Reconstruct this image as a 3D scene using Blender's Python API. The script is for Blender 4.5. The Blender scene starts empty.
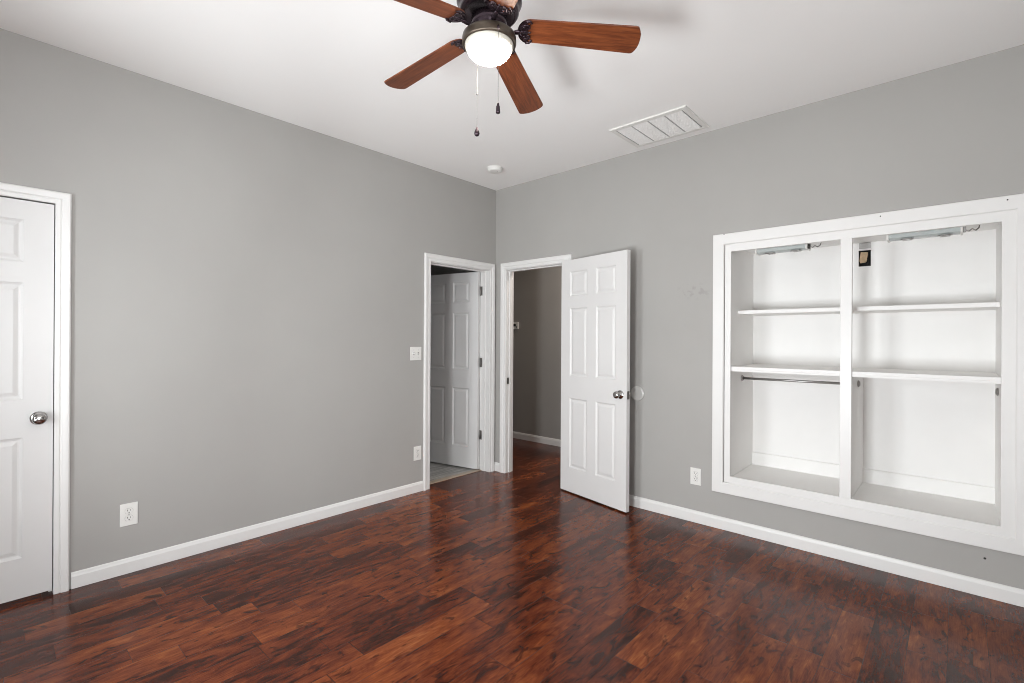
import bpy, bmesh, math, random
from mathutils import Vector, Matrix
random.seed(7)
PI = math.pi
scn = bpy.context.scene
COL = scn.collection

# ------------------------------------------------------------------ camera
H = 2.74
YAW, PIT, ROL = 0.736549, 0.000668, 0.0055443
Fv = Vector((-math.sin(YAW), math.cos(YAW), 0)); Rv = Vector((math.cos(YAW), math.sin(YAW), 0)); Uv = Vector((0, 0, 1))
F2 = Fv * math.cos(PIT) + Uv * math.sin(PIT)
U2 = -Fv * math.sin(PIT) + Uv * math.cos(PIT)
R3 = Rv * math.cos(ROL) + U2 * math.sin(ROL)
U3 = U2 * math.cos(ROL) - Rv * math.sin(ROL)
cam_d = bpy.data.cameras.new('camera')
cam = bpy.data.objects.new('camera', cam_d); COL.objects.link(cam)
m = Matrix((R3, U3, -F2)).transposed().to_4x4()
m.translation = Vector((3.34322, -3.44148, 1.28931))
cam.matrix_world = m
cam_d.sensor_width = 36.0
cam_d.lens = 17.2165
cam_d.shift_y = -3.11 / 1024
cam_d.clip_start = 0.02
scn.camera = cam

# ------------------------------------------------------------------ world, daylight and added light, exposure
scn.view_settings.view_transform = 'Standard'
scn.view_settings.look = 'None'
scn.view_settings.gamma = 1.0
scn.view_settings.use_curve_mapping = False
scn.view_settings.exposure = 0.43
scn.cycles.use_denoising = True
scn.cycles.filter_width = 1.0
scn.cycles.max_bounces = 14
scn.cycles.diffuse_bounces = 8
scn.cycles.glossy_bounces = 5
scn.cycles.transparent_max_bounces = 12
scn.cycles.sample_clamp_indirect = 8.0
scn.cycles.caustics_reflective = False
scn.cycles.caustics_refractive = False

world = bpy.data.worlds.new('world'); scn.world = world
world.use_nodes = True
bg = world.node_tree.nodes['Background']
bg.inputs[0].default_value = (0.86, 0.93, 1.0, 1)
bg.inputs[1].default_value = 1.0

def area(name, loc, rot, sx, sy, power, color):
    l = bpy.data.lights.new(name, 'AREA'); l.shape = 'RECTANGLE'; l.size = sx; l.size_y = sy
    l.energy = power; l.color = color
    o = bpy.data.objects.new(name, l); COL.objects.link(o); o.location = loc; o.rotation_euler = rot
    return o
# window openings (see walls below): back wall y=-4.35, side wall x=4.15
ROOM_X, ROOM_Y = 4.15, -4.35
WB = (0.85, 1.65, 0.55, 2.10)      # back-wall windows x0,x1,z0,z1
WB2 = (2.30, 2.90, 0.35, 1.10)  # added low window; its light stands in for a flash
WS = (-4.05, -2.55, 0.75, 2.20)      # side-wall window, added to brighten the left wall: y0,y1,z0,z1
DAY = (0.95, 0.975, 1.0)
area('daylight_and_added_back', ((WB[0]+WB[1])/2, ROOM_Y-0.13, (WB[2]+WB[3])/2), (math.radians(96), 0, 0), WB[1]-WB[0], WB[3]-WB[2], 62, DAY)
area('daylight_and_added_back', ((WB2[0]+WB2[1])/2, ROOM_Y-0.13, (WB2[2]+WB2[3])/2), (math.radians(112), 0, 0), WB2[1]-WB2[0], WB2[3]-WB2[2], 112, DAY)  # added light in place of a flash, set for the fan shadows
area('added_fill_side', (ROOM_X+0.13, (WS[0]+WS[1])/2, (WS[2]+WS[3])/2), (math.radians(112), 0, math.radians(90)), WS[1]-WS[0], WS[3]-WS[2], 48, DAY)  # added fill for the left wall and ceiling

# ------------------------------------------------------------------ node helpers / materials
class NT:
    def __init__(s, name):
        s.m = bpy.data.materials.new(name); s.m.use_nodes = True
        s.t = s.m.node_tree; s.b = s.t.nodes['Principled BSDF']
    def n(s, typ, **kw):
        nd = s.t.nodes.new(typ)
        for k, v in kw.items():
            if k.startswith('i_'): nd.inputs[int(k[2:])].default_value = v
            else: setattr(nd, k, v)
        return nd
    def l(s, a, b): s.t.links.new(a, b)
    def math(s, op, a, b=None, c=None):
        nd = s.t.nodes.new('ShaderNodeMath'); nd.operation = op
        for i, v in enumerate((a, b, c)):
            if v is None: continue
            if isinstance(v, (int, float)): nd.inputs[i].default_value = v
            else: s.l(v, nd.inputs[i])
        return nd.outputs[0]
    def comb(s, x, y, z=0.0):
        nd = s.t.nodes.new('ShaderNodeCombineXYZ')
        for i, v in enumerate((x, y, z)):
            if isinstance(v, (int, float)): nd.inputs[i].default_value = v
            else: s.l(v, nd.inputs[i])
        return nd.outputs[0]
    def noise(s, vec, scale, detail=3, rough=.55, dist=0.0):
        nd = s.t.nodes.new('ShaderNodeTexNoise'); s.l(vec, nd.inputs['Vector'])
        nd.inputs['Scale'].default_value = scale; nd.inputs['Detail'].default_value = detail
        nd.inputs['Roughness'].default_value = rough; nd.inputs['Distortion'].default_value = dist
        return nd.outputs[0]
    def ramp(s, fac, stops, interp='LINEAR'):
        nd = s.t.nodes.new('ShaderNodeValToRGB'); s.l(fac, nd.inputs[0]); cr = nd.color_ramp; cr.interpolation = interp
        while len(cr.elements) < len(stops): cr.elements.new(.5)
        for e, (p, c) in zip(cr.elements, stops):
            e.position = p; e.color = (c, c, c, 1) if isinstance(c, (int, float)) else (*c, 1)
        return nd.outputs[0]
    def mix(s, fac, a, b, mode='MIX'):
        nd = s.t.nodes.new('ShaderNodeMix'); nd.data_type = 'RGBA'; nd.blend_type = mode
        for i, v in ((0, fac), (6, a), (7, b)):
            if isinstance(v, (int, float)): nd.inputs[i].default_value = v
            elif isinstance(v, tuple): nd.inputs[i].default_value = (*v, 1)
            else: s.l(v, nd.inputs[i])
        return nd.outputs[2]
    def maprange(s, v, a, b, c, d):
        nd = s.t.nodes.new('ShaderNodeMapRange'); s.l(v, nd.inputs[0])
        for i, x in enumerate((a, b, c, d)): nd.inputs[i+1].default_value = x
        return nd.outputs[0]
    def bump(s, h, strength, dist=.002):
        nd = s.t.nodes.new('ShaderNodeBump'); s.l(h, nd.inputs['Height'])
        nd.inputs['Strength'].default_value = strength; nd.inputs['Distance'].default_value = dist
        s.l(nd.outputs[0], s.b.inputs['Normal'])
    def pos(s):
        return s.t.nodes.new('ShaderNodeNewGeometry').outputs['Position']
    def sep(s, v):
        nd = s.t.nodes.new('ShaderNodeSeparateXYZ'); s.l(v, nd.inputs[0]); return nd.outputs

def lin(r, g, b):
    f = lambda c: (c/255/12.92) if c/255 <= .04045 else ((c/255+.055)/1.055)**2.4
    return (f(r), f(g), f(b))

def simple(name, col, rough=.5, metal=0.0, var=.03, scale=8, bump=0.0, bscale=200, spec=.5):
    t = NT(name); p = t.pos()
    nz = t.noise(p, scale, 3)
    f = t.maprange(nz, .3, .7, 1-var, 1+var)
    c = t.mix(1.0, tuple(col), t.comb(f, f, f), 'MULTIPLY')
    t.l(c, t.b.inputs['Base Color'])
    t.b.inputs['Roughness'].default_value = rough; t.b.inputs['Metallic'].default_value = metal
    t.b.inputs['Specular IOR Level'].default_value = spec
    if bump: t.bump(t.noise(p, bscale, 2), bump, .0008)
    return t.m

M_WALL = simple('grey_wall_paint', (.385, .374, .357), .62, var=.025, scale=1.6, bump=.12, bscale=260, spec=.35)
def wall_smudges(mat):
    t = mat.node_tree; N = lambda k: t.nodes.new(k); b = t.nodes['Principled BSDF']
    src = b.inputs['Base Color'].links[0].from_socket
    g = N('ShaderNodeNewGeometry'); d = N('ShaderNodeVectorMath'); d.operation = 'MULTIPLY'; d.inputs[1].default_value = (1, 1, 2.2)
    t.links.new(g.outputs['Position'], d.inputs[0])
    e = N('ShaderNodeVectorMath'); e.operation = 'DISTANCE'; e.inputs[1].default_value = (1.97, 0, 1.635*2.2); t.links.new(d.outputs[0], e.inputs[0])
    r = N('ShaderNodeMapRange'); r.inputs[1].default_value = .05; r.inputs[2].default_value = .16; r.inputs[3].default_value = 1; r.inputs[4].default_value = 0
    t.links.new(e.outputs['Value'], r.inputs[0])
    n = N('ShaderNodeTexNoise'); n.inputs['Scale'].default_value = 28; t.links.new(g.outputs['Position'], n.inputs['Vector'])
    r2 = N('ShaderNodeMapRange'); r2.inputs[1].default_value = .52; r2.inputs[2].default_value = .62; t.links.new(n.outputs[0], r2.inputs[0])
    mu = N('ShaderNodeMath'); mu.operation = 'MULTIPLY'; t.links.new(r.outputs[0], mu.inputs[0]); t.links.new(r2.outputs[0], mu.inputs[1])
    m2 = N('ShaderNodeMath'); m2.operation = 'MULTIPLY'; m2.inputs[1].default_value = .22; t.links.new(mu.outputs[0], m2.inputs[0])
    mx = N('ShaderNodeMix'); mx.data_type = 'RGBA'; mx.inputs[7].default_value = (.16, .15, .14, 1)
    t.links.new(m2.outputs[0], mx.inputs[0]); t.links.new(src, mx.inputs[6]); t.links.new(mx.outputs[2], b.inputs['Base Color'])
wall_smudges(M_WALL)
M_CEIL = simple('ceiling_paint', (.91, .90, .885), .8, var=.01, scale=1.2, bump=.08, bscale=200, spec=.2)
M_TRIM = simple('white_trim_paint', (.76, .75, .735), .38, var=.012, scale=5)
M_DOOR = simple('white_door_paint', (.70, .69, .68), .42, var=.012, scale=4, bump=.10, bscale=320)
M_CLOS = simple('closet_white_paint', (.82, .81, .795), .5, var=.02, scale=3, bump=.10, bscale=120)
M_PLAST = simple('white_plastic', (.78, .77, .74), .35, var=.01)
M_DARK = simple('dark_slot', (.02, .018, .016), .7)
M_CHROME = simple('chrome', (.42, .41, .40), .14, 1.0, var=.02)
M_STEEL = simple('brushed_steel', (.42, .41, .40), .35, 1.0, var=.05, scale=40)
M_HINGE = simple('dull_nickel', (.20, .19, .18), .42, 1.0, var=.1, scale=60)
M_BRONZE = simple('dark_bronze', (.050, .034, .042), .26, .75, var=.15, scale=30)
M_BRONZE2 = simple('bronze_light_ring', (.085, .066, .050), .38, .7, var=.15, scale=40)
M_VENTIN = simple('vent_white_louvres', (.92, .915, .90), .6, var=.02)
M_VDIV = simple('vent_grey_divider', (.50, .49, .48), .6, var=.02)
M_TUBE = simple('frosted_tube_cover', (.50, .54, .53), .25, var=.04, scale=30)
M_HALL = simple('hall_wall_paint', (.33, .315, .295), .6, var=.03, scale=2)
M_TAN = simple('tan_box_cover', (.55, .40, .25), .6, var=.15, scale=60)
M_STRIP = simple('threshold_wood', (.42, .34, .26), .4, var=.1, scale=30)

def wood_floor():
    t = NT('plank_floor'); x, y, z = t.sep(t.pos())
    W = .1255
    rx = t.math('DIVIDE', t.math('ADD', x, 10.0 - .0), W)
    rx = t.math('ADD', rx, .853)
    row = t.math('FLOOR', rx); fx = t.math('FRACT', rx)
    wn = t.n('ShaderNodeTexWhiteNoise', noise_dimensions='1D'); t.l(row, wn.inputs['W'])
    rr = wn.outputs['Value']
    wn2 = t.n('ShaderNodeTexWhiteNoise', noise_dimensions='1D'); t.l(t.math('ADD', row, 77.3), wn2.inputs['W'])
    L = t.math('ADD', t.math('MULTIPLY', rr, .45), .42)
    # warp along the board so that neighbouring boards differ in length
    wy = t.math('ADD', y, t.math('MULTIPLY', t.math('SINE', t.math('ADD', t.math('MULTIPLY', y, 2.7), t.math('MULTIPLY', wn2.outputs['Value'], 40.0))), .16))
    ry = t.math('ADD', t.math('DIVIDE', wy, L), t.math('MULTIPLY', wn2.outputs['Value'], 9.0))
    cy = t.math('FLOOR', ry); fy = t.math('FRACT', ry)
    idn = t.n('ShaderNodeTexWhiteNoise', noise_dimensions='2D'); t.l(t.comb(row, cy), idn.inputs['Vector'])
    pv = idn.outputs['Value']; pc = idn.outputs['Color']
    ix, iy, iz = t.sep(pc)
    ox = t.math('MULTIPLY', ix, 31.0); oy = t.math('MULTIPLY', iy, 57.0)
    # broad dark mottling, stretched along the board
    v1 = t.comb(t.math('ADD', t.math('MULTIPLY', x, 3.0), ox), t.math('ADD', y, oy), 0)
    blot = t.noise(v1, 3.0, 3, .6, .9)
    v2 = t.comb(t.math('ADD', t.math('MULTIPLY', x, 4.2), oy), t.math('ADD', y, ox), 3.0)
    mott = t.noise(v2, 5.5, 5, .62, .9)
    v3 = t.comb(t.math('ADD', t.math('MULTIPLY', x, 10.0), ox), t.math('ADD', t.math('MULTIPLY', y, .45), oy), 1.0)
    grain = t.noise(v3, 24.0, 5, .7, .6)
    v4 = t.comb(t.math('ADD', t.math('MULTIPLY', x, 3.2), oy), t.math('ADD', t.math('MULTIPLY', y, 1.1), ox), 5.0)
    fig = t.noise(v4, 9.0, 3, .6, 2.6)
    figl = t.ramp(t.math('ABSOLUTE', t.math('SUBTRACT', t.math('FRACT', t.math('MULTIPLY', fig, 9.0)), .5)), [(0.0, 1.0), (.10, 0.0)])
    val = t.math('ADD', t.math('MULTIPLY', pv, .165), -.028)
    val = t.math('ADD', val, t.math('MULTIPLY', blot, .36))
    val = t.math('ADD', val, t.math('MULTIPLY', mott, .50))
    val = t.math('ADD', val, t.math('MULTIPLY', grain, .36))
    col = t.ramp(val, [(.46, (.010, .0026, .0019)), (.56, (.038, .0075, .0034)), (.66, (.098, .0190, .0068)), (.78, (.180, .043, .0120)), (.92, (.32, .100, .028))])
    col = t.mix(t.math('MULTIPLY', figl, .18), col, (.34, .12, .045))
    # small dark streaks
    v5 = t.comb(t.math('ADD', t.math('MULTIPLY', x, 2.6), ox), t.math('ADD', y, oy), 9.0)
    stk = t.ramp(t.noise(v5, 7.5, 3, .6, 1.0), [(.58, 0.0), (.66, 1.0)])
    col = t.mix(t.math('MULTIPLY', stk, .7), col, (.016, .0045, .003))
    # knots
    vo = t.n('ShaderNodeTexVoronoi', feature='F1'); vo.inputs['Scale'].default_value = 4.2
    t.l(t.comb(t.math('ADD', t.math('MULTIPLY', x, 1.5), ox), t.math('ADD', t.math('MULTIPLY', y, .9), oy), 0), vo.inputs['Vector'])
    knot = t.ramp(vo.outputs['Distance'], [(.015, 1.0), (.035, .75), (.13, 0.0)])
    col = t.mix(t.math('MULTIPLY', knot, .85), col, (.008, .003, .003))
    # seams between boards
    ex = t.math('MULTIPLY', t.math('MINIMUM', fx, t.math('SUBTRACT', 1.0, fx)), W)
    ey = t.math('MULTIPLY', t.math('MINIMUM', fy, t.math('SUBTRACT', 1.0, fy)), .5)
    e = t.math('MINIMUM', ex, ey)
    seam = t.ramp(t.math('MULTIPLY', e, 100.0), [(.03, 1.0), (.14, 0.0)])
    col = t.mix(t.math('MULTIPLY', seam, .7), col, (.006, .003, .003))
    t.l(col, t.b.inputs['Base Color'])
    t.l(t.maprange(mott, .3, .7, .17, .27), t.b.inputs['Roughness'])
    t.b.inputs['Specular IOR Level'].default_value = .25
    hgt = t.math('SUBTRACT', t.math('MULTIPLY', t.noise(v1, 4.0, 2), .9), t.math('MULTIPLY', seam, .9))
    hgt = t.math('ADD', hgt, t.math('MULTIPLY', grain, .12))
    t.bump(hgt, .35, .002)
    return t.m
M_FLOOR = wood_floor()

def tile_floor():
    t = NT('grey_wood_look_tile'); x, y, z = t.sep(t.pos())
    row = t.math('FLOOR', t.math('DIVIDE', x, .15)); fx = t.math('FRACT', t.math('DIVIDE', x, .15))
    wn = t.n('ShaderNodeTexWhiteNoise', noise_dimensions='1D'); t.l(row, wn.inputs['W'])
    ry = t.math('ADD', t.math('DIVIDE', y, .9), wn.outputs[0])
    g = t.noise(t.comb(t.math('ADD', t.math('MULTIPLY', x, 9.0), t.math('MULTIPLY', wn.outputs[0], 20.0)), y, 0), 3.0, 4, .6, .6)
    col = t.ramp(g, [(.3, (.22, .215, .205)), (.7, (.68, .665, .64))])
    e = t.math('MINIMUM', fx, t.math('SUBTRACT', 1.0, fx))
    ef = t.math('MULTIPLY', t.math('MINIMUM', t.math('FRACT', ry), t.math('SUBTRACT', 1.0, t.math('FRACT', ry))), 6.0)
    s = t.ramp(t.math('MINIMUM', e, ef), [(.01, 1.0), (.025, 0.0)])
    t.l(t.mix(t.math('MULTIPLY', s, .7), col, (.10, .10, .095)), t.b.inputs['Base Color'])
    t.b.inputs['Roughness'].default_value = .4
    return t.m
M_TILE = tile_floor()

def blade_wood():
    t = NT('walnut_fan_blade')
    co = t.n('ShaderNodeTexCoord').outputs['Object']; x, y, z = t.sep(co)
    v = t.comb(t.math('MULTIPLY', x, 1.6), t.math('MULTIPLY', y, 16.0), 0)
    g = t.noise(v, 5.0, 5, .65, .5)
    g2 = t.noise(t.comb(t.math('MULTIPLY', x, 2.0), t.math('MULTIPLY', y, 60.0), 2.0), 6.0, 3)
    col = t.ramp(t.math('ADD', t.math('MULTIPLY', g, .7), t.math('MULTIPLY', g2, .3)), [(.32, (.048, .012, .0048)), (.5, (.125, .033, .0115)), (.68, (.21, .064, .021))])
    t.l(col, t.b.inputs['Base Color']); t.b.inputs['Roughness'].default_value = .38
    t.b.inputs['Specular IOR Level'].default_value = .35
    return t.m
M_BLADE = blade_wood()

def globe_mat():
    t = NT('lit_frosted_globe')
    n = t.noise(t.pos(), 6, 1)
    t.l(t.ramp(n, [(0, (1.0, .93, .80)), (1, (1.0, .94, .82))]), t.b.inputs['Emission Color'])
    t.b.inputs['Base Color'].default_value = (.9, .9, .88, 1)
    t.b.inputs['Emission Strength'].default_value = 45.0
    t.b.inputs['Roughness'].default_value = .25
    return t.m
M_GLOBE = globe_mat()

def rim_glass():
    t = NT('globe_glass_rim')
    n = t.noise(t.pos(), 6, 1)
    t.l(t.ramp(n, [(0, (.50, .47, .41)), (1, (.56, .53, .46))]), t.b.inputs['Base Color'])
    t.b.inputs['Roughness'].default_value = .3
    return t.m
M_RIM = rim_glass()

def clear_glass(name, tint, fac):
    t = NT(name)
    for nd in list(t.t.nodes):
        if nd.type == 'BSDF_PRINCIPLED': t.t.nodes.remove(nd)
    out = [n for n in t.t.nodes if n.type == 'OUTPUT_MATERIAL'][0]
    tr = t.n('ShaderNodeBsdfTransparent'); tr.inputs[0].default_value = (*tint, 1)
    gl = t.n('ShaderNodeBsdfGlossy'); gl.inputs['Roughness'].default_value = .05
    mx = t.n('ShaderNodeMixShader'); lw = t.n('ShaderNodeLayerWeight'); lw.inputs[0].default_value = fac
    t.l(lw.outputs['Fresnel'], mx.inputs[0]); t.l(tr.outputs[0], mx.inputs[1]); t.l(gl.outputs[0], mx.inputs[2])
    t.l(mx.outputs[0], out.inputs[0])
    return t.m
M_GLASS = clear_glass('window_glass', (.97, .98, .98), .25)
M_BUMP = simple('clear_vinyl_bumper', (.55, .54, .52), .16, var=.03, scale=20, spec=.8)

# ------------------------------------------------------------------ mesh builder
class MB:
    def __init__(s): s.bm = bmesh.new()
    def box(s, x0, x1, y0, y1, z0, z1, bev=0.0, seg=1):
        vs = [s.bm.verts.new(c) for c in ((x0,y0,z0),(x1,y0,z0),(x1,y1,z0),(x0,y1,z0),(x0,y0,z1),(x1,y0,z1),(x1,y1,z1),(x0,y1,z1))]
        fs = [s.bm.faces.new([vs[i] for i in q]) for q in ((0,3,2,1),(4,5,6,7),(0,1,5,4),(1,2,6,5),(2,3,7,6),(3,0,4,7))]
        if bev:
            es = list({e for f in fs for e in f.edges})
            bmesh.ops.bevel(s.bm, geom=es, offset=bev, segments=seg, affect='EDGES', profile=.5)
        return s
    def obox(s, c, sz, rz=0.0, ry=0.0, rx=0.0, bev=0.0):
        n0 = set(s.bm.verts)
        a, b, d = sz[0]/2, sz[1]/2, sz[2]/2
        s.box(-a, a, -b, b, -d, d, bev)
        M = Matrix.Translation(c) @ Matrix.Rotation(rz, 4, 'Z') @ Matrix.Rotation(ry, 4, 'Y') @ Matrix.Rotation(rx, 4, 'X')
        for v in s.bm.verts:
            if v not in n0: v.co = M @ v.co
        return s
    def lathe(s, prof, c=(0,0,0), axis=(0,0,1), seg=32):
        """prof: list of (r, h) along the axis"""
        ax = Vector(axis).normalized(); q = Vector((0,0,1)).rotation_difference(ax); c = Vector(c)
        rings = []
        for r, h in prof:
            if r < 1e-6: rings.append([s.bm.verts.new(c + q @ Vector((0,0,h)))])
            else: rings.append([s.bm.verts.new(c + q @ Vector((r*math.cos(2*PI*i/seg), r*math.sin(2*PI*i/seg), h))) for i in range(seg)])
        for a, b in zip(rings, rings[1:]):
            for i in range(seg):
                j = (i+1) % seg
                if len(a) == 1 and len(b) == 1: continue
                if len(a) == 1: f = s.bm.faces.new((a[0], b[i], b[j]))
                elif len(b) == 1: f = s.bm.faces.new((a[i], a[j], b[0]))
                else: f = s.bm.faces.new((a[i], a[j], b[j], b[i]))
                f.smooth = True
        return s
    def tube(s, pts, r, seg=8, flat=1.0):
        pts = [Vector(p) for p in pts]; rings = []
        for i, p in enumerate(pts):
            d = (pts[min(i+1, len(pts)-1)] - pts[max(i-1, 0)]).normalized()
            up = Vector((0,0,1)) if abs(d.z) < .9 else Vector((1,0,0))
            a = d.cross(up).normalized(); b = a.cross(d).normalized()
            rr = r[i] if isinstance(r, (list, tuple)) else r
            rings.append([s.bm.verts.new(p + a*(rr*math.cos(2*PI*k/seg)) + b*(rr*flat*math.sin(2*PI*k/seg))) for k in range(seg)])
        for A, B in zip(rings, rings[1:]):
            for k in range(seg):
                f = s.bm.faces.new((A[k], A[(k+1)%seg], B[(k+1)%seg], B[k])); f.smooth = True
        s.bm.faces.new(rings[0][::-1]); s.bm.faces.new(rings[-1])
        return s
    def prism(s, poly, z0, z1):
        a = [s.bm.verts.new((x, y, z0)) for x, y in poly]; b = [s.bm.verts.new((x, y, z1)) for x, y in poly]
        s.bm.faces.new(a[::-1]); s.bm.faces.new(b)
        for i in range(len(poly)):
            j = (i+1) % len(poly); s.bm.faces.new((a[i], a[j], b[j], b[i]))
        return s
    def xf(s, M):
        for v in s.bm.verts: v.co = M @ v.co
        return s
    def build(s, name, mat, parent=None, smooth=False):
        bmesh.ops.recalc_face_normals(s.bm, faces=s.bm.faces)
        me = bpy.data.meshes.new(name); s.bm.to_mesh(me); s.bm.free()
        if smooth:
            for f in me.polygons: f.use_smooth = True
        me.materials.append(mat)
        o = bpy.data.objects.new(name, me); COL.objects.link(o)
        if parent: o.parent = parent
        return o

def tag(o, label=None, cat=None, group=None, kind=None):
    if label: o['label'] = label
    if cat: o['category'] = cat
    if group: o['group'] = group
    if kind: o['kind'] = kind
    return o
def empty(name, loc=(0,0,0), rz=0.0):
    o = bpy.data.objects.new(name, None); COL.objects.link(o); o.location = loc; o.rotation_euler = (0,0,rz)
    o.empty_display_size = .1
    return o
def struct(o): o['kind'] = 'structure'; return o

# ------------------------------------------------------------------ room shell
T = .12
TR = .098      # right wall
def wall(name, axis, pos0, pos1, u0, u1, z0, z1, holes, mat):
    """slab perpendicular to `axis` between pos0 and pos1 with rectangular holes (u0,u1,z0,z1)"""
    us = sorted({u0, u1, *[h[0] for h in holes], *[h[1] for h in holes]})
    zs = sorted({z0, z1, *[h[2] for h in holes], *[h[3] for h in holes]})
    bm = bmesh.new(); cache = {}
    def V(u, z, w):
        k = (round(u,5), round(z,5), w)
        if k not in cache:
            pp = pos0 if w == 0 else pos1
            cache[k] = bm.verts.new((pp, u, z) if axis == 'x' else (u, pp, z))
        return cache[k]
    def solid(i, j):
        if i < 0 or j < 0 or i >= len(us)-1 or j >= len(zs)-1: return False
        cu, cz = (us[i]+us[i+1])/2, (zs[j]+zs[j+1])/2
        return not any(h[0] < cu < h[1] and h[2] < cz < h[3] for h in holes)
    for i in range(len(us)-1):
        for j in range(len(zs)-1):
            if not solid(i, j): continue
            a, b, c, d = us[i], us[i+1], zs[j], zs[j+1]
            for w in (0, 1): bm.faces.new([V(a,c,w), V(b,c,w), V(b,d,w), V(a,d,w)])
            if not solid(i-1, j): bm.faces.new([V(a,c,0), V(a,d,0), V(a,d,1), V(a,c,1)])
            if not solid(i+1, j): bm.faces.new([V(b,c,0), V(b,d,0), V(b,d,1), V(b,c,1)])
            if not solid(i, j-1): bm.faces.new([V(a,c,0), V(b,c,0), V(b,c,1), V(a,c,1)])
            if not solid(i, j+1): bm.faces.new([V(a,d,0), V(b,d,0), V(b,d,1), V(a,d,1)])
    bmesh.ops.recalc_face_normals(bm, faces=bm.faces)
    me = bpy.data.meshes.new(name); bm.to_mesh(me); bm.free(); me.materials.append(mat)
    o = bpy.data.objects.new(name, me); COL.objects.link(o); return struct(o)

BATH = (-.803, -.083, 0, 1.948)      # bathroom doorway in the left wall
LDR = (-3.886, -3.164, 0, 1.952)     # closed door in the left wall
HALL = (.147, .846, 0, 1.948)        # hall doorway in the right wall
CLO = (2.17, 3.56, .325, 1.935)      # built-in closet hole in the right wall
DOOR_TOP = 1.948

struct(MB().box(-.10, ROOM_X+T, ROOM_Y-T, 1.42, -.10, 0).build('floor', M_FLOOR))
struct(MB().box(-1.9, -.10, -2.4, .06, -.10, -.001).build('floor_bathroom', M_TILE))
struct(MB().box(-1.9, -.10, .06, 1.42, -.10, 0).build('floor_hall', M_FLOOR))
struct(MB().box(-1.9, ROOM_X+T, ROOM_Y-T, 1.42, H, H+.1).build('ceiling', M_CEIL))

# left wall and right wall meet at the far corner (0, 0)
wall('wall_left', 'x', -T, 0, ROOM_Y-T, TR, 0, H, [BATH, LDR], M_WALL)
wall('wall_right', 'y', 0, TR, 0, ROOM_X+T, 0, H, [HALL, CLO], M_WALL)
wall('wall_back', 'y', ROOM_Y-T, ROOM_Y, 0, ROOM_X, 0, H, [WB, WB2], M_WALL)
wall('wall_side', 'x', ROOM_X, ROOM_X+T, ROOM_Y-T, 0, 0, H, [WS], M_WALL)
# hall beyond the right wall
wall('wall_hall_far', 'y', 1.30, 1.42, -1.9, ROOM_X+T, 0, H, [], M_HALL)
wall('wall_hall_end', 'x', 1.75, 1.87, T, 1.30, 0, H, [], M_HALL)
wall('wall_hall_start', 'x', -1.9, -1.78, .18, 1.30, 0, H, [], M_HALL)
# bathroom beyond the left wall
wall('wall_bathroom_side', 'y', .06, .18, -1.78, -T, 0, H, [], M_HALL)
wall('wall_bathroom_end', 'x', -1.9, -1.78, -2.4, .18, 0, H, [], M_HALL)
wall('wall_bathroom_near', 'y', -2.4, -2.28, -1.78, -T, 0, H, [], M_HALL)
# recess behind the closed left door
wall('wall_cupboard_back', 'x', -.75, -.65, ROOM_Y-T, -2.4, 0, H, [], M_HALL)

# ---- profiles swept along mitred rectangles
def place(axis, pos, side, u, z, d):
    """u along the wall, d out of the wall into the room"""
    return (pos + side*d, u, z) if axis == 'x' else (u, pos + side*d, z)
def casing(mb, axis, pos, side, a0, a1, zt, prof, z0=0.0):
    bm = mb.bm; loops = []
    for o, d in prof:
        loops.append([bm.verts.new(place(axis, pos, side, *uz, d)) for uz in ((a0-o, z0), (a0-o, zt+o), (a1+o, zt+o), (a1+o, z0))])
    n = len(loops)
    for k in range(n):
        A, B = loops[k], loops[(k+1) % n]
        for i in range(3): bm.faces.new((A[i], A[i+1], B[i+1], B[i]))
    bm.faces.new([l[0] for l in loops]); bm.faces.new([l[3] for l in loops][::-1])
    return mb
def ringframe(mb, axis, pos, side, a0, a1, z0, z1, prof):
    bm = mb.bm; loops = []
    for o, d in prof:
        loops.append([bm.verts.new(place(axis, pos, side, *uz, d)) for uz in ((a0-o, z0-o), (a0-o, z1+o), (a1+o, z1+o), (a1+o, z0-o))])
    n = len(loops)
    for k in range(n):
        A, B = loops[k], loops[(k+1) % n]
        for i in range(4): bm.faces.new((A[i], A[(i+1)%4], B[(i+1)%4], B[i]))
    return mb
CAS = [(0, .0005), (0, .009), (.004, .012), (.020, .013), (.026, .010), (.031, .015), (.050, .0185), (.060, .0185), (.066, .014), (.066, .0005)]

def jambs(axis, pos_room, pos_far, a0, a1, zt, t=.0005, stop_at=None, stop_w=.009, stop_l=.035):
    """lining of the doorway; sits inside the opening"""
    mb = MB(); th = .004
    lo, hi = min(pos_room, pos_far), max(pos_room, pos_far)
    def B(u0, u1, z0, z1, l, h):
        if axis == 'x': mb.box(l, h, u0, u1, z0, z1)
        else: mb.box(u0, u1, l, h, z0, z1)
    B(a0+.0005, a0+th, 0.001, zt-.0005, lo, hi); B(a1-th, a1-.0005, 0.001, zt-.0005, lo, hi); B(a0+th, a1-th, zt-th, zt-.0005, lo, hi)
    if stop_at is not None:
        l, h = stop_at
        B(a0+th, a0+th+stop_w, 0.001, zt-th, l, h); B(a1-th-stop_w, a1-th, 0.001, zt-th, l, h); B(a0+th+stop_w, a1-th-stop_w, zt-th-stop_w, zt-th, l, h)
    return mb

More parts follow.
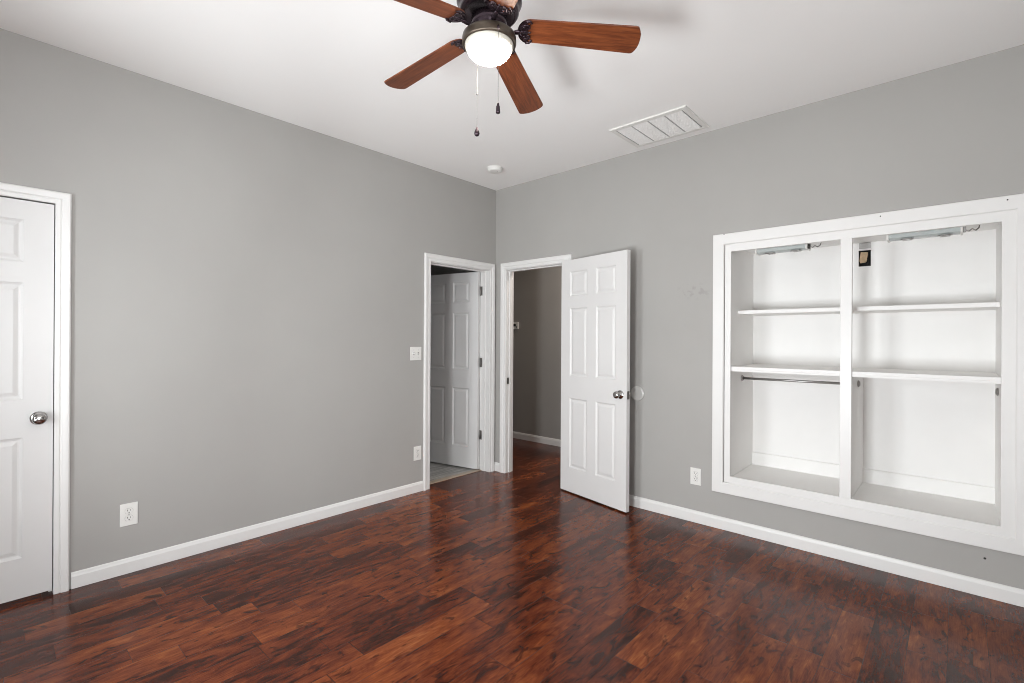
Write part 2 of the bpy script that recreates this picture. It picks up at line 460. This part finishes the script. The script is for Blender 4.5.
# ---- six-panel door leaf: local x = width from the hinge, local y = thickness (0..t*sgn), z up
def leaf_mesh(w, z0, z1, t, sgn):
    k = w / .722
    xs = [0, .107*k, .310*k, .407*k, .614*k, w]
    zs = [z0, .216, .798, .982, 1.548, 1.648, 1.853, z1]
    mb = MB(); bm = mb.bm
    for face in (0, 1):
        yb = 0 if face == 0 else t*sgn
        inn = sgn if face == 0 else -sgn        # direction into the slab
        grid = {}
        def V(x, z, dep=0.0):
            key = (round(x,5), round(z,5), round(dep,5))
            if key not in grid: grid[key] = bm.verts.new((x, yb + inn*dep, z))
            return grid[key]
        for i in range(5):
            for j in range(7):
                a, b, c, d = xs[i], xs[i+1], zs[j], zs[j+1]
                if i in (1, 3) and j in (1, 3, 5):
                    rings = [(0, 0), (.004, .0035), (.012, .0085), (.018, .0085), (.034, .0025), (.036, .002)]
                    prev = None
                    for o, dep in rings:
                        R = [V(a+o, c+o, dep), V(b-o, c+o, dep), V(b-o, d-o, dep), V(a+o, d-o, dep)]
                        if prev:
                            for q in range(4): bm.faces.new((prev[q], prev[(q+1)%4], R[(q+1)%4], R[q]))
                        prev = R
                    bm.faces.new(prev)
                else:
                    bm.faces.new((V(a,c), V(b,c), V(b,d), V(a,d)))
        if face == 0: g0 = dict(grid)
        else:
            per = [(x, zs[0]) for x in xs] + [(w, z) for z in zs[1:]] + [(x, zs[-1]) for x in xs[::-1][1:]] + [(0, z) for z in zs[::-1][1:-1]]
            for q in range(len(per)):
                p1, p2 = per[q], per[(q+1) % len(per)]
                f = lambda g, p_: g[(round(p_[0],5), round(p_[1],5), 0.0)]
                bm.faces.new((f(g0, p1), f(g0, p2), f(grid, p2), f(grid, p1)))
    return mb

KNOB = [(.0325, 0.0), (.0325, .003), (.030, .006), (.021, .009), (.0135, .012), (.0115, .022), (.013, .028), (.0215, .033), (.0265, .040), (.0275, .047), (.0255, .054), (.019, .0595), (.010, .0615), (0, .062)]
def knob(parent, x, yface, outdir, z, mat, scale=1.0):
    o = MB().lathe([(r*scale, h*scale) for r, h in KNOB], (0,0,0), (0, outdir, 0), 28)
    o.lathe([(.0062, .0615), (.0062, .064), (.005, .0645), (0, .0645)], (0,0,0), (0, outdir, 0), 16)
    o = o.build('doorknob', mat, parent); o.location = (x, yface, z)
    return o

# ---- bathroom door (door_2): swings into the bathroom, hinged on its right jamb
root = struct(empty('door_1', (-T, -.0855, 0)))
c = casing(MB(), 'x', 0, 1, BATH[0], BATH[1], DOOR_TOP, CAS); o = c.build('casing', M_TRIM, root); o.location = (T, .0855, 0)
o = jambs('x', 0, -T, *BATH[:2], DOOR_TOP, stop_at=(-.083, -.050)).build('jamb', M_TRIM, root); o.location = (T, .0855, 0)
leaf = leaf_mesh(.712, .012, DOOR_TOP-.006, .035, 1).build('door_leaf', M_DOOR, root)
leaf.location = (-.002, -.004, 0); leaf.rotation_euler = (0, 0, math.radians(191.8)); leaf.data.name = 'bath_leaf'
k = knob(leaf, .655, .035, 1, .90, M_CHROME)
for zc in (.345, 1.055, 1.755):
    hg = MB(); hg.lathe([(0,-.045),(.0042,-.045),(.0062,-.043),(.0062,.043),(.0042,.045),(0,.045)], (0,0,0), seg=14)
    hg.box(.002, .030, -.0015, .0008, -.044, .044)                # leaf screwed to the jamb
    for s_ in (-.03, 0, .03): hg.lathe([(0,-.0026),(.0035,-.0022),(.0035,-.0015)], (.018, 0, s_), (0,1,0), 10)
    hg.obox((-.016, -.0055, 0), (.030, .0015, .088), math.radians(11.8))
    h_ = hg.build('hinge', M_HINGE, root); h_.location = (.0035, -.0035, zc)

# ---- hall door (door_2): opens into the room, folded back almost to the right wall
root = struct(empty('door_2', (.848, -.020, 0)))
o = casing(MB(), 'y', 0, -1, HALL[0], HALL[1], DOOR_TOP, CAS).build('casing', M_TRIM, root); o.location = (-.848, .020, 0)
o = jambs('y', 0, TR, *HALL[:2], DOOR_TOP, stop_at=(.037, .070)).build('jamb', M_TRIM, root); o.location = (-.848, .020, 0)
ANG = math.radians(-11.35)
leaf = leaf_mesh(.717, .012, DOOR_TOP+.004, .035, -1).build('door_leaf', M_DOOR, root)
leaf.rotation_euler = (0, 0, ANG)
knob(leaf, .658, -.035, -1, .876, M_CHROME)
knob(leaf, .658, 0, 1, .876, M_CHROME)
o = MB().box(.7165, .7185, -.030, -.005, .845, .905, .0006).lathe([(.006,0),(.006,.007),(0,.008)], (.7185,-.0175,.876), (1,0,0), 12).build('latch', M_HINGE, leaf)
for zc in (.22, .98, 1.75):
    hg = MB(); hg.lathe([(0,-.045),(.0062,-.045),(.0062,.045),(0,.045)], (0,0,0), seg=14)
    hg.box(-.002, .0005, -.030, 0, -.044, .044)
    h_ = hg.build('hinge', M_HINGE, root); h_.location = (0, 0, zc)
st = MB().box(.1525, .1535, .008, .036, .855, .915, .0004).box(.1534, .1538, .015, .028, .872, .898).build('strike_plate', M_HINGE, root); st.location = (-.848, .020, 0)

# ---- left door (door_3): closed
root = struct(empty('door_3', (0, LDR[0], 0)))
o = casing(MB(), 'x', 0, 1, LDR[0], LDR[1], 1.952, [(o_*.90, d) for o_, d in CAS]).build('casing', M_TRIM, root); o.location = (0, -LDR[0], 0)
o = jambs('x', -.036, -T, *LDR[:2], 1.952, stop_at=(-.060, -.038)).build('jamb', M_TRIM, root); o.location = (0, -LDR[0], 0)
leaf = leaf_mesh(.714, .022, 1.946, .035, 1).build('door_leaf', M_DOOR, root)
leaf.location = (0, .0045, 0); leaf.rotation_euler = (0, 0, PI/2)
knob(leaf, .662, 0, -1, .886, M_CHROME)
o = MB().box(.7144, .7156, -.002, .012, .855, .915, .0003).build('latch', M_CHROME, leaf)

# thresholds
struct(MB().box(-.150, -.088, BATH[0]+.006, BATH[1]-.006, -.001, .006, .002).build('trim_1', M_STRIP))

# ---- baseboards
BP = [(.0005, .001), (.012, .001), (.012, .062), (.009, .070), (.0075, .078), (.003, .083), (.0005, .083)]
def base(name, axis, pos, side, u0, u1, prof=BP, z=0.0, mat=None, parent=None):
    mb = MB(); bm = mb.bm
    A = [bm.verts.new(place(axis, pos, side, u0, z+h, d)) for d, h in prof]
    B = [bm.verts.new(place(axis, pos, side, u1, z+h, d)) for d, h in prof]
    n = len(prof)
    for i in range(n): bm.faces.new((A[i], A[(i+1)%n], B[(i+1)%n], B[i]))
    bm.faces.new(A); bm.faces.new(B[::-1])
    o = mb.build(name, mat or M_TRIM, parent)
    if not parent: struct(o)
    return o
base('baseboard_left', 'x', 0, 1, LDR[1]+.067, BATH[0]-.067)
base('baseboard_left_near', 'x', 0, 1, ROOM_Y, LDR[0]-.067)
base('baseboard_right', 'y', 0, -1, HALL[1]+.067, ROOM_X)
base('baseboard_right_corner', 'y', 0, -1, .001, HALL[0]-.067)
base('baseboard_back', 'y', ROOM_Y, 1, .013, ROOM_X)
base('baseboard_side', 'x', ROOM_X, -1, ROOM_Y+.013, -.013)
base('baseboard_hall', 'y', 1.30, -1, -1.78, 1.75)

# ---- windows (behind and beside the camera; second and third added for their light)
def window(name, axis, pos, a0, a1, z0, z1, inward):
    r = struct(empty(name, (0,0,0)))
    def B(mb, u0, u1, zz0, zz1, d0, d1, bev=0):
        p0, p1 = sorted((pos - inward*d0, pos - inward*d1))
        if axis == 'x': mb.box(p0, p1, u0, u1, zz0, zz1, bev)
        else: mb.box(u0, u1, p0, p1, zz0, zz1, bev)
        return mb
    f = MB(); w = .045
    B(f, a0+.001, a0+w, z0+.001, z1-.001, .03, .08); B(f, a1-w, a1-.001, z0+.001, z1-.001, .03, .08)
    B(f, a0+w, a1-w, z0+.001, z0+w, .03, .08); B(f, a0+w, a1-w, z1-w, z1-.001, .03, .08)
    zm = (z0+z1)/2; um = (a0+a1)/2
    B(f, um-.03, um+.03, z0+w, z1-w, .03, .08)
    B(f, a0+w, um-.03, zm-.02, zm+.02, .035, .075); B(f, um+.03, a1-w, zm-.02, zm+.02, .035, .075)
    f.build('window_frame', M_TRIM, r)
    g = MB(); B(g, a0+w, a1-w, z0+w, z1-w, .056, .060); g.build('pane', M_GLASS, r)
    ringframe(MB(), axis, pos, inward, a0, a1, z0, z1, CAS).build('casing', M_TRIM, r)
    return r
window('window_1', 'y', ROOM_Y, WB[0], WB[1], WB[2], WB[3], 1)
window('added_window_2', 'y', ROOM_Y, WB2[0], WB2[1], WB2[2], WB2[3], 1)
window('added_window_3', 'x', ROOM_X, WS[0], WS[1], WS[2], WS[3], -1)

# ------------------------------------------------------------------ built-in closet in the right wall
clo = empty('built_in_closet', (2.865, 0, .325))
tag(clo, 'white built-in closet with open shelves recessed in the grey right wall', 'closet')
def cl(mb, name, mat=M_CLOS, parent=None):
    o = mb.build(name, mat, parent or clo)
    if not parent: o.location = (-2.865, 0, -.325)
    return o
X0, X1, XD0, XD1 = 2.220, 3.510, 2.838, 2.895
Z0, Z1, DEP = .365, 1.930, .48
# outer trim boards
of = MB(); ringframe(of, 'y', 0, -1, 2.1775, 3.559, .3265, 1.933, [(0, .0005), (0, .0175), (.006, .0235), (.072, .0235), (.0745, .021), (.0745, .0005)])
cl(of, 'outer_frame', M_TRIM)
ff = MB()
ff.box(2.1825, X0, -.016, .012, .329, 1.9325).box(X1, 3.559, -.016, .012, .3267, 1.9328)
ff.box(X0, X1, -.016, .012, 1.884, 1.9328).box(X0, X1, -.016, .012, .3267, .372)
cl(ff, 'face_frame', M_TRIM)
cl(MB().box(XD0, XD1, -.016, .012, .372, 1.884, .0015), 'divider_stile', M_TRIM)
cl(MB().box(2.857, 2.8949, .013, DEP, Z0+.0005, 1.0895), 'divider')
cl(MB().box(X0-.02, X0, .013, DEP+.02, Z0-.02, Z1+.02), 'side_panel')
cl(MB().box(X1, X1+.02, .013, DEP+.02, Z0-.02, Z1+.02), 'side_panel')
# back panel with the hole for the electrical box
bx0, bx1, bz0, bz1 = 2.866, 2.931, 1.776, 1.880
bp = MB()
bp.box(X0, bx0, DEP, DEP+.018, Z0-.02, Z1+.02).box(bx1, X1, DEP, DEP+.018, Z0-.02, Z1+.02).box(bx0, bx1, DEP, DEP+.018, Z0-.02, bz0).box(bx0, bx1, DEP, DEP+.018, bz1, Z1+.02)
cl(bp, 'back_panel')
cl(MB().box(X0, X1, .0125, DEP, Z0-.02, Z0), 'bottom_panel')
cl(MB().box(X0, X1, .0125, DEP, Z1, Z1+.02), 'top_panel')
cl(MB().box(X0, X1, .133, DEP, 1.468, 1.493, .001), 'shelf')
s2 = MB().box(X0+.0005, XD0-.0005, .0, DEP, 1.090, 1.110, .001).box(XD1+.0005, X1-.0005, .0, DEP, 1.090, 1.110, .001).box(XD0-.0005, XD1+.0005, .0125, DEP, 1.090, 1.110)
s2.box(X0+.0005, XD0-.0005, .004, .018, 1.078, 1.0902).box(XD1+.0005, X1-.0005, .004, .018, 1.078, 1.0902)
cl(s2, 'shelf')
cl(MB().box(X0, XD0, DEP-.018, DEP, 1.030, 1.0895, .001), 'cleat')
b = base('skirting', 'y', DEP, -1, X0, 2.857, [(0,0),(.012,0),(.012,.080),(.009,.088),(0,.092)], Z0, M_CLOS, clo); b.location = (-2.865, 0, -.325)
b = base('skirting', 'y', DEP, -1, XD1, X1, [(0,0),(.012,0),(.012,.080),(.009,.088),(0,.092)], Z0, M_CLOS, clo); b.location = (-2.865, 0, -.325)
rod = cl(MB().tube([(X0+.004, .225, 1.020), (2.8565, .225, 1.020)], .0085, 14), 'hanging_rod', M_STEEL)
def socket(x, d, y, z):
    return cl(MB().lathe([(0,0),(.019,0),(.021,.002),(.021,.006),(.015,.009),(.014,.011),(.0125,.006),(0,.006)], (x, y, z), (d,0,0), 20), 'rod_socket', M_STEEL)
socket(X0, 1, .225, 1.020); socket(2.857, -1, .225, 1.020); socket(XD1, 1, .235, 1.023); socket(X1, -1, .20, 1.023)
for x, z in ((2.178, 2.003), (3.027, 1.987), (3.528, 1.985)):
    cl(MB().lathe([(0,.0288),(.0030,.0288),(.0034,.0280)], (x, 0, z), (0,-1,0), 10), 'nail_head', M_DARK)

# fluorescent fixtures under the closet top
def fixture(x0, x1, label, plug):
    r = empty('light_fixture', ((x0+x1)/2, .100, Z1)); tag(r, label, 'light', 'fluorescent fixtures in the closet')
    w = x1-x0; a, b_ = -w/2, w/2
    def P(mb, n, mt): return mb.build(n, mt, r)
    P(MB().box(a, b_, -.055, .050, -.016, -.0005, .002), 'housing', M_PLAST)
    cov = MB(); bm = cov.bm; pr = [(-.050,-.016),(-.052,-.045),(-.045,-.060),(-.030,-.067),(.025,-.067),(.040,-.060),(.046,-.045),(.046,-.016)]
    A = [bm.verts.new((a+.010, y, z)) for y, z in pr]; B = [bm.verts.new((b_-.010, y, z)) for y, z in pr]
    for i in range(len(pr)): bm.faces.new((A[i], A[(i+1)%len(pr)], B[(i+1)%len(pr)], B[i]))
    bm.faces.new(A); bm.faces.new(B[::-1])
    P(cov, 'tube_cover', M_TUBE)
    for s_ in (a, b_-.010): P(MB().box(s_, s_+.010, -.055, .049, -.069, -.016, .002), 'end_cap', M_PLAST)
    for cx in (a+w*.28, b_-w*.22):
        P(MB().box(cx-.022, cx+.022, -.045, .020, -.073, -.0672, .002).tube([(cx-.028,-.035,-.070),(cx-.010,-.038,-.076),(cx+.012,-.034,-.075),(cx+.030,-.036,-.070)], .0028, 8), 'clip', M_STEEL)
    e_ = b_
    P(MB().obox((e_+.006, -.030, -.050), (.012, .018, .034), bev=.002), 'connector', M_DARK if not plug else M_STEEL)
    P(MB().tube([(e_+.010,-.030,-.055),(e_+.024,-.028,-.062),(e_+.036,-.020,-.050),(e_+.050,-.015,-.060),(e_+.062,.0,-.045),(e_+.070,.01,-.002)], .0034, 8), 'cord', M_STEEL)
    return r
fixture(2.352, 2.655, 'short grey unlit fluorescent light fixture at top of closet left bay', False)
fixture(3.048, 3.368, 'grey unlit fluorescent light fixture at top of closet right bay', True)

# electrical box in the back of the closet
r = empty('junction_box', ((bx0+bx1)/2, DEP, bz0)); tag(r, 'open junction box with tan cover and dark hole on closet back', 'junction box')
w, h = (bx1-bx0), (bz1-bz0)
jb = MB()
for a in ((-w/2, -w/2+.002, 0, .05, 0, h), (w/2-.002, w/2, 0, .05, 0, h), (-w/2+.002, w/2-.002, 0, .05, 0, .002), (-w/2+.002, w/2-.002, 0, .05, h-.002, h), (-w/2, w/2, .05, .052, 0, h)):
    jb.box(*a)
jb.build('box', M_DARK, r)
jc = MB().obox((-.006, .004, h*.60), (.040, .004, .062), ry=math.radians(8), bev=.001); jc.obox((-.010, .001, h*.28), (.030, .006, .012), ry=math.radians(-6), bev=.001)
jc.build('cover', M_TAN, r)
jw = MB().tube([(.016,.03,.08),(.020,.004,.070),(.014,.000,.05),(.021,.006,.028),(.012,.03,.016)], .0025, 8); jw.build('wire', M_DARK, r)
tag(MB().box(2.868, 2.929, DEP-.004, DEP-.0003, 1.892, 1.9295, .0008).build('grey_patch', M_STEEL), 'small grey patch on closet back above the junction box', 'cover plate')  # thin grey sheet for an unidentified grey patch

# ------------------------------------------------------------------ wall plates
def plate(name, axis, pos, side, u, z, w, h, label, cat, kind, group=None):
    """built facing local -y, x to the right, then turned onto the wall"""
    rz = 0 if axis == 'y' else PI/2
    r = empty(name, (u, pos, z) if axis == 'y' else (pos, u, z), rz); tag(r, label, cat, group)
    MB().box(-w/2, w/2, -.006, -.0004, -h/2, h/2, .0022, 2).build('wall_plate', M_PLAST, r)
    if kind == 'outlet':
        for s_ in (.0195, -.0195):
            pts = []
            R_ = .0175
            for i in range(28):
                a = 2*PI*i/28; x = R_*math.cos(a); y_ = max(-.0135, min(.0135, R_*math.sin(a))); pts.append((x, y_))
            o = MB().prism(pts, 0, .0022); o.xf(Matrix.Translation((0,-.006,s_)) @ Matrix.Rotation(PI/2, 4, 'X')); rc = o.build('receptacle', M_PLAST, r)
            sl = MB().box(-.0078, -.0054, -.0087, -.0081, s_-.001, s_+.0085).box(.0054, .0074, -.0087, -.0081, s_+.0, s_+.0075)
            sl.lathe([(0,.0001),(.0028,.0001),(.0028,-.0004)], (0,-.0084,s_-.0075), (0,-1,0), 12).build('slot', M_DARK, rc)
            gr = MB(); loop = []
            for i in range(29):
                a = 2*PI*i/28; x = (R_+.0006)*math.cos(a); y_ = max(-.0141, min(.0141, (R_+.0006)*math.sin(a))); loop.append((x, -.0062, s_+y_))
            gr.tube(loop, .0006, 6).build('outline', M_STEEL, r)
        MB().lathe([(0,.0015),(.0025,.0012),(.003,0)], (0,-.006,0), (0,-1,0), 12).build('screw', M_STEEL, r)
    else:
        for s_ in (-.023, .023):
            MB().box(s_-.006, s_+.006, -.0072, -.006, -.0125, .0125, .0004).build('toggle_slot', M_STEEL, r)
            MB().obox((s_, -.0115, .003 if s_ < 0 else -.003), (.008, .014, .008), rx=math.radians(22 if s_ < 0 else -22), bev=.0012).build('toggle', M_PLAST, r)
        for s_ in (-.023, .023):
            for q in (-.030, .030): MB().lathe([(0,.0014),(.0022,.0012),(.0028,0)], (s_,-.006,q), (0,-1,0), 12).build('screw', M_STEEL, r)
    return r
G = 'white wall outlets'
plate('wall_outlet', 'x', 0, 1, -2.862, .320, .078, .121, 'white duplex outlet on left wall near the closed white door', 'outlet', 'outlet', G)
plate('wall_outlet', 'x', 0, 1, -.929, .326, .076, .117, 'white duplex outlet low on left wall beside the bathroom doorway', 'outlet', 'outlet', G)
plate('wall_outlet', 'y', 0, -1, 1.984, .324, .075, .118, 'white duplex outlet on right wall just left of the closet', 'outlet', 'outlet', G)
plate('light_switch', 'x', 0, 1, -.952, 1.161, .112, .112, 'white double toggle light switch on left wall beside bathroom doorway', 'light switch', 'switch')

# thermostat on the far hall wall, seen through the hall doorway
r = empty('thermostat', (-.880, 1.2995, 1.460)); tag(r, 'small white thermostat on the dark hall wall past the open door', 'thermostat')
MB().box(-.055, .045, -.024, 0, -.045, .045, .004, 2).build('housing', M_PLAST, r)
MB().box(-.035, .012, -.0255, -.0235, -.012, .022, .0005).build('screen', M_DARK, r)
MB().box(.022, .036, -.030, -.024, -.030, -.010, .002).build('lever', M_HINGE, r)

# wall bumper behind the knob of the open door
r = empty('wall_bumper', (1.530, 0, .874)); tag(r, 'round grey wall bumper behind the knob of the open door', 'door stop')
MB().lathe([(.057,0.0005),(.057,.006),(.055,.010),(.048,.0115),(.040,.009),(.025,.0065),(0,.006)], (0,0,0), (0,-1,0), 40).build('pad', M_BUMP, r)

tag(MB().lathe([(0,.0012),(.0042,.0012),(.0055,0.0003)], (3.455, 0, .193), (0,-1,0), 14).build('wall_screw', M_DARK), 'tiny dark screw head in grey wall below the closet', 'screw')

# smoke detector
r = empty('smoke_detector', (.432, -.462, H)); tag(r, 'small round white smoke detector on ceiling near the corner', 'smoke detector')
MB().lathe([(.066,-.0005),(.066,-.010),(.064,-.012),(0,-.012)], (0,0,0), seg=40).build('base', M_PLAST, r)
MB().lathe([(.060,-.012),(.060,-.024),(.055,-.031),(.040,-.034),(0,-.034)], (0,0,0), seg=40).build('cover', M_PLAST, r)
MB().lathe([(0,-.0355),(.003,-.0352),(.0035,-.034)], (.030,.0,0), seg=10).build('indicator', M_DARK, r)

# ceiling return-air vent
vx0, vx1, vy0, vy1 = 1.560, 2.100, -.485, -.085
r = empty('ceiling_vent', ((vx0+vx1)/2, (vy0+vy1)/2, H)); tag(r, 'white rectangular return-air grille with four panels in the ceiling', 'vent')
W2, L2 = (vx1-vx0)/2, (vy1-vy0)/2
fr = MB(); ringv = [(.0, -.0005), (.0, -.006), (-.003, -.010), (-.030, -.011), (-.034, -.0105), (-.034, -.0005)]
bm = fr.bm; loops = []
for o_, z in ringv: loops.append([bm.verts.new(((W2+o_)*sx, (L2+o_)*sy, z)) for sx, sy in ((-1,-1),(1,-1),(1,1),(-1,1))])
for k_ in range(len(loops)):
    A, B = loops[k_], loops[(k_+1) % len(loops)]
    for i in range(4): bm.faces.new((A[i], A[(i+1)%4], B[(i+1)%4], B[i]))
fr.build('frame', M_PLAST, r)
iw = (2*W2-.072)/4
for i in range(4):
    a = -W2+.036+i*iw
    mb = MB(); n = 24
    for q in range(n):
        yy = -L2+.036 + (q+.5)*(2*L2-.072)/n
        mb.obox((a+iw/2, yy, -.0095), (iw-.010, .0158, .0012), rx=math.radians(3))
    mb.build('louvre_panel', M_VENTIN, r)
for i in range(1, 4):
    a = -W2+.036+i*iw
    MB().box(a-.0035, a+.0035, -L2+.034, L2-.034, -.0085, -.001).build('divider', M_VDIV, r)
MB().box(-W2+.03, W2-.03, -L2+.03, L2-.03, -.0012, -.0004).build('backing', M_VDIV, r)

# ------------------------------------------------------------------ ceiling fan
CX, CY, ZB = 2.060, -2.161, 2.44
fan = empty('ceiling_fan', (CX, CY, H)); tag(fan, 'dark bronze ceiling fan with five walnut blades and a lit globe', 'ceiling fan')
ZF = ZB - H
def fp(mb, name, mat, parent=None): return mb.build(name, mat, parent or fan)
fp(MB().lathe([(0,-.0005),(.085,-.0005),(.090,-.006),(.090,-.030),(.080,-.044),(.070,-.050),(0,-.050)], seg=48), 'canopy', M_BRONZE)
hs = [(.070,-.048),(.088,-.056),(.106,-.072),(.116,-.095),(.121,-.120),(.121,-.150),(.121,-.160),(.126,-.165),(.127,-.171),(.123,-.177),(.118,-.184),(.117,-.198),(.120,-.203),(.121,-.210),(.118,-.217),(.111,-.224),(.108,-.234),(.110,-.239),(.110,-.246),(.105,-.254),(.096,-.260),(.092,-.258),(.080,-.246),(0,-.246)]
fp(MB().lathe(hs, seg=64), 'motor_housing', M_BRONZE)
fp(MB().lathe([(0,-.266),(.066,-.266),(.066,-.300),(.060,-.306),(.060,-.330),(0,-.330)], seg=48), 'flywheel', M_BRONZE)
# light kit
fp(MB().lathe([(0,-.325),(.060,-.325),(.090,-.329),(.098,-.336),(.100,-.346),(.100,-.362),(.098,-.367),(.0925,-.369),(.089,-.366),(0,-.366)], seg=64), 'light_ring', M_BRONZE2)
fp(MB().lathe([(.0895,-.364),(.0900,-.372),(.0875,-.379),(.0825,-.384),(.079,-.384)], seg=64), 'glass_rim', M_RIM)
gp = [(.0815*math.cos(t), -.382-.045*math.sin(t)) for t in [PI/2*i/14 for i in range(15)]]; gp[-1] = (0, gp[-1][1])
fp(MB().lathe(gp, seg=48), 'globe', M_GLOBE)

BR, BDR, BW, BP_ = .556, .0445, .119, math.radians(12)
TX, TY = .014, -.039
def blade_pts():
    """outline in blade space: x out along the radius, y across"""
    pts = []; r0, r1 = .108, BR
    for i in range(13):                                   # rounded root
        a = PI/2 + PI*i/12; pts.append((r0+.044+.044*math.cos(a), .048*math.sin(a)))
    cr = .016
    for i in range(5):                                    # rounded tip corners, slightly bowed tip
        a = -PI/2 + PI/2*i/4; pts.append((r1-.010-cr+cr*math.cos(a), -BW/2+cr+cr*math.sin(a)))
    for i in range(1, 6):
        yy = -BW/2+cr + (BW-2*cr)*i/6; pts.append((r1-.010+.010*(1-(2*yy/BW)**2), yy))
    for i in range(5):
        a = PI/2*i/4; pts.append((r1-.010-cr+cr*math.cos(a), BW/2-cr+cr*math.sin(a)))
    return pts
BPTS = blade_pts()
blade_me = None
proto = {}
def orient(a):
    d = Vector((math.cos(a), math.sin(a), 0)); s = Vector((-math.sin(a), math.cos(a), 0))
    dz = -BDR/BR + TX*d.x + TY*d.y
    ex = (d + Uv*dz).normalized()
    sz = math.tan(-BP_) + TX*s.x + TY*s.y
    ey = (s + Uv*sz); ey = (ey - ex*ey.dot(ex)).normalized(); ez = ex.cross(ey)
    M = Matrix((ex, ey, ez)).transposed().to_4x4(); M.translation = Vector((0, 0, ZF)); return M
for k_ in range(5):
    a = math.radians(41 + 72*k_)
    if k_ == 0:
        b0 = MB().prism(BPTS, -.003, .003); bmesh.ops.bevel(b0.bm, geom=[e for e in b0.bm.edges if abs(e.verts[0].co.z-e.verts[1].co.z) < 1e-6], offset=.0012, segments=1, affect='EDGES')
        bl = fp(b0, 'blade', M_BLADE)
        ir = MB()
        # arm from the flywheel out to the blade
        ir.tube([(.055,0,-.004),(.075,0,-.012),(.092,0,-.014),(.108,0,-.010),(.125,0,-.0065)], [.010,.008,.0075,.010,.006], 10, .7)
        # dark crescent plate under the rounded root with a scrolled edge
        out = [(.150+.044*math.cos(PI/2+PI*i/20), .050*math.sin(PI/2+PI*i/20)) for i in range(21)]
        inn = []
        for i in range(20, -1, -1):
            yy = .046*math.sin(PI/2+PI*i/20); inn.append((.139+.007*abs(math.sin(yy*PI/.0307)), yy))
        ir.prism(out + inn, -.0085, -.0032)
        ir.tube([(.112,0,-.009),(.128,0,-.0095),(.152,0,-.0075)], [.009,.006,.003], 8, .5)
        for s_ in (-1, 1):
            ir.tube([(.113,.006*s_,-.009),(.121,.022*s_,-.0095),(.136,.030*s_,-.009),(.149,.027*s_,-.007),(.150,.016*s_,-.007),(.142,.013*s_,-.008)], [.006,.0055,.005,.0045,.004,.003], 8, .5)
            ir.tube([(.135,.046*s_,-.008),(.152,.045*s_,-.007),(.158,.037*s_,-.006),(.152,.034*s_,-.006)], [.006,.005,.004,.003], 8, .5)
        for sx, sy in ((.130,.020),(.130,-.020),(.150,0)): ir.lathe([(0,.003),(.004,.002),(.005,0)], (sx, sy, -.0085), (0,0,-1), 10)
        br = fp(ir, 'blade_bracket', M_BRONZE, bl)
        proto = (bl, br)
    else:
        bl = proto[0].copy(); COL.objects.link(bl); bl.parent = fan
        br = proto[1].copy(); COL.objects.link(br); br.parent = bl
    M = orient(a)
    bl.matrix_local = M
# pull chains
def chain(P, ztop, zbot, joint, name):
    o = MB().tube([(P[0], P[1], ztop), (P[0], P[1], zbot)], 0.0008, 6)
    z = zbot
    while z < ztop:
        o.lathe([(0,-.0018),(.0013,0),(0,.0018)], (P[0], P[1], z), seg=6); z += .012
    c_ = fp(o, 'pull_chain', M_HINGE)
    if joint: o = MB().lathe([(0,-.004),(.003,-.003),(.003,.003),(0,.004)], (P[0], P[1], joint), seg=10); fp(o, 'coupling', M_HINGE, c_)
    if name == 'drop': pr = [(0,.004),(.0025,.002),(.004,-.004),(.0095,-.017),(.0105,-.024),(.008,-.031),(0,-.035)]
    else: pr = [(0,.004),(.003,.002),(.0045,-.003),(.0045,-.006),(.0065,-.010),(.0080,-.030),(.0065,-.034),(0,-.035)]
    fp(MB().lathe(pr, (P[0], P[1], zbot), seg=20), 'pull', M_BRONZE, c_)
P2 = Vector((Rv*.037 - Fv*.097)); P1 = Vector((-Rv*.050 + Fv*.085))
chain(P2, 2.375-H, 2.112-H, None, 'bell')
chain(P1, 2.375-H, 2.106-H, 2.235-H, 'drop')
# collars that carry the chains on the ring
fp(MB().tube([(P2.x*.9, P2.y*.9, 2.385-H), (P2.x, P2.y, 2.385-H), (P2.x, P2.y, 2.374-H)], .004, 8), 'chain_guide', M_BRONZE)
fp(MB().tube([(P1.x*.9, P1.y*.9, 2.385-H), (P1.x, P1.y, 2.385-H), (P1.x, P1.y, 2.374-H)], .004, 8), 'chain_guide', M_BRONZE)

# hall and bathroom lamps (out of sight, as in the house)
l = bpy.data.lights.new('hall_ceiling_lamp', 'AREA'); l.shape = 'DISK'; l.size = .3; l.energy = 15; l.color = (1, .88, .78)
o = bpy.data.objects.new('hall_ceiling_lamp', l); COL.objects.link(o); o.location = (.75, .75, H-.03)
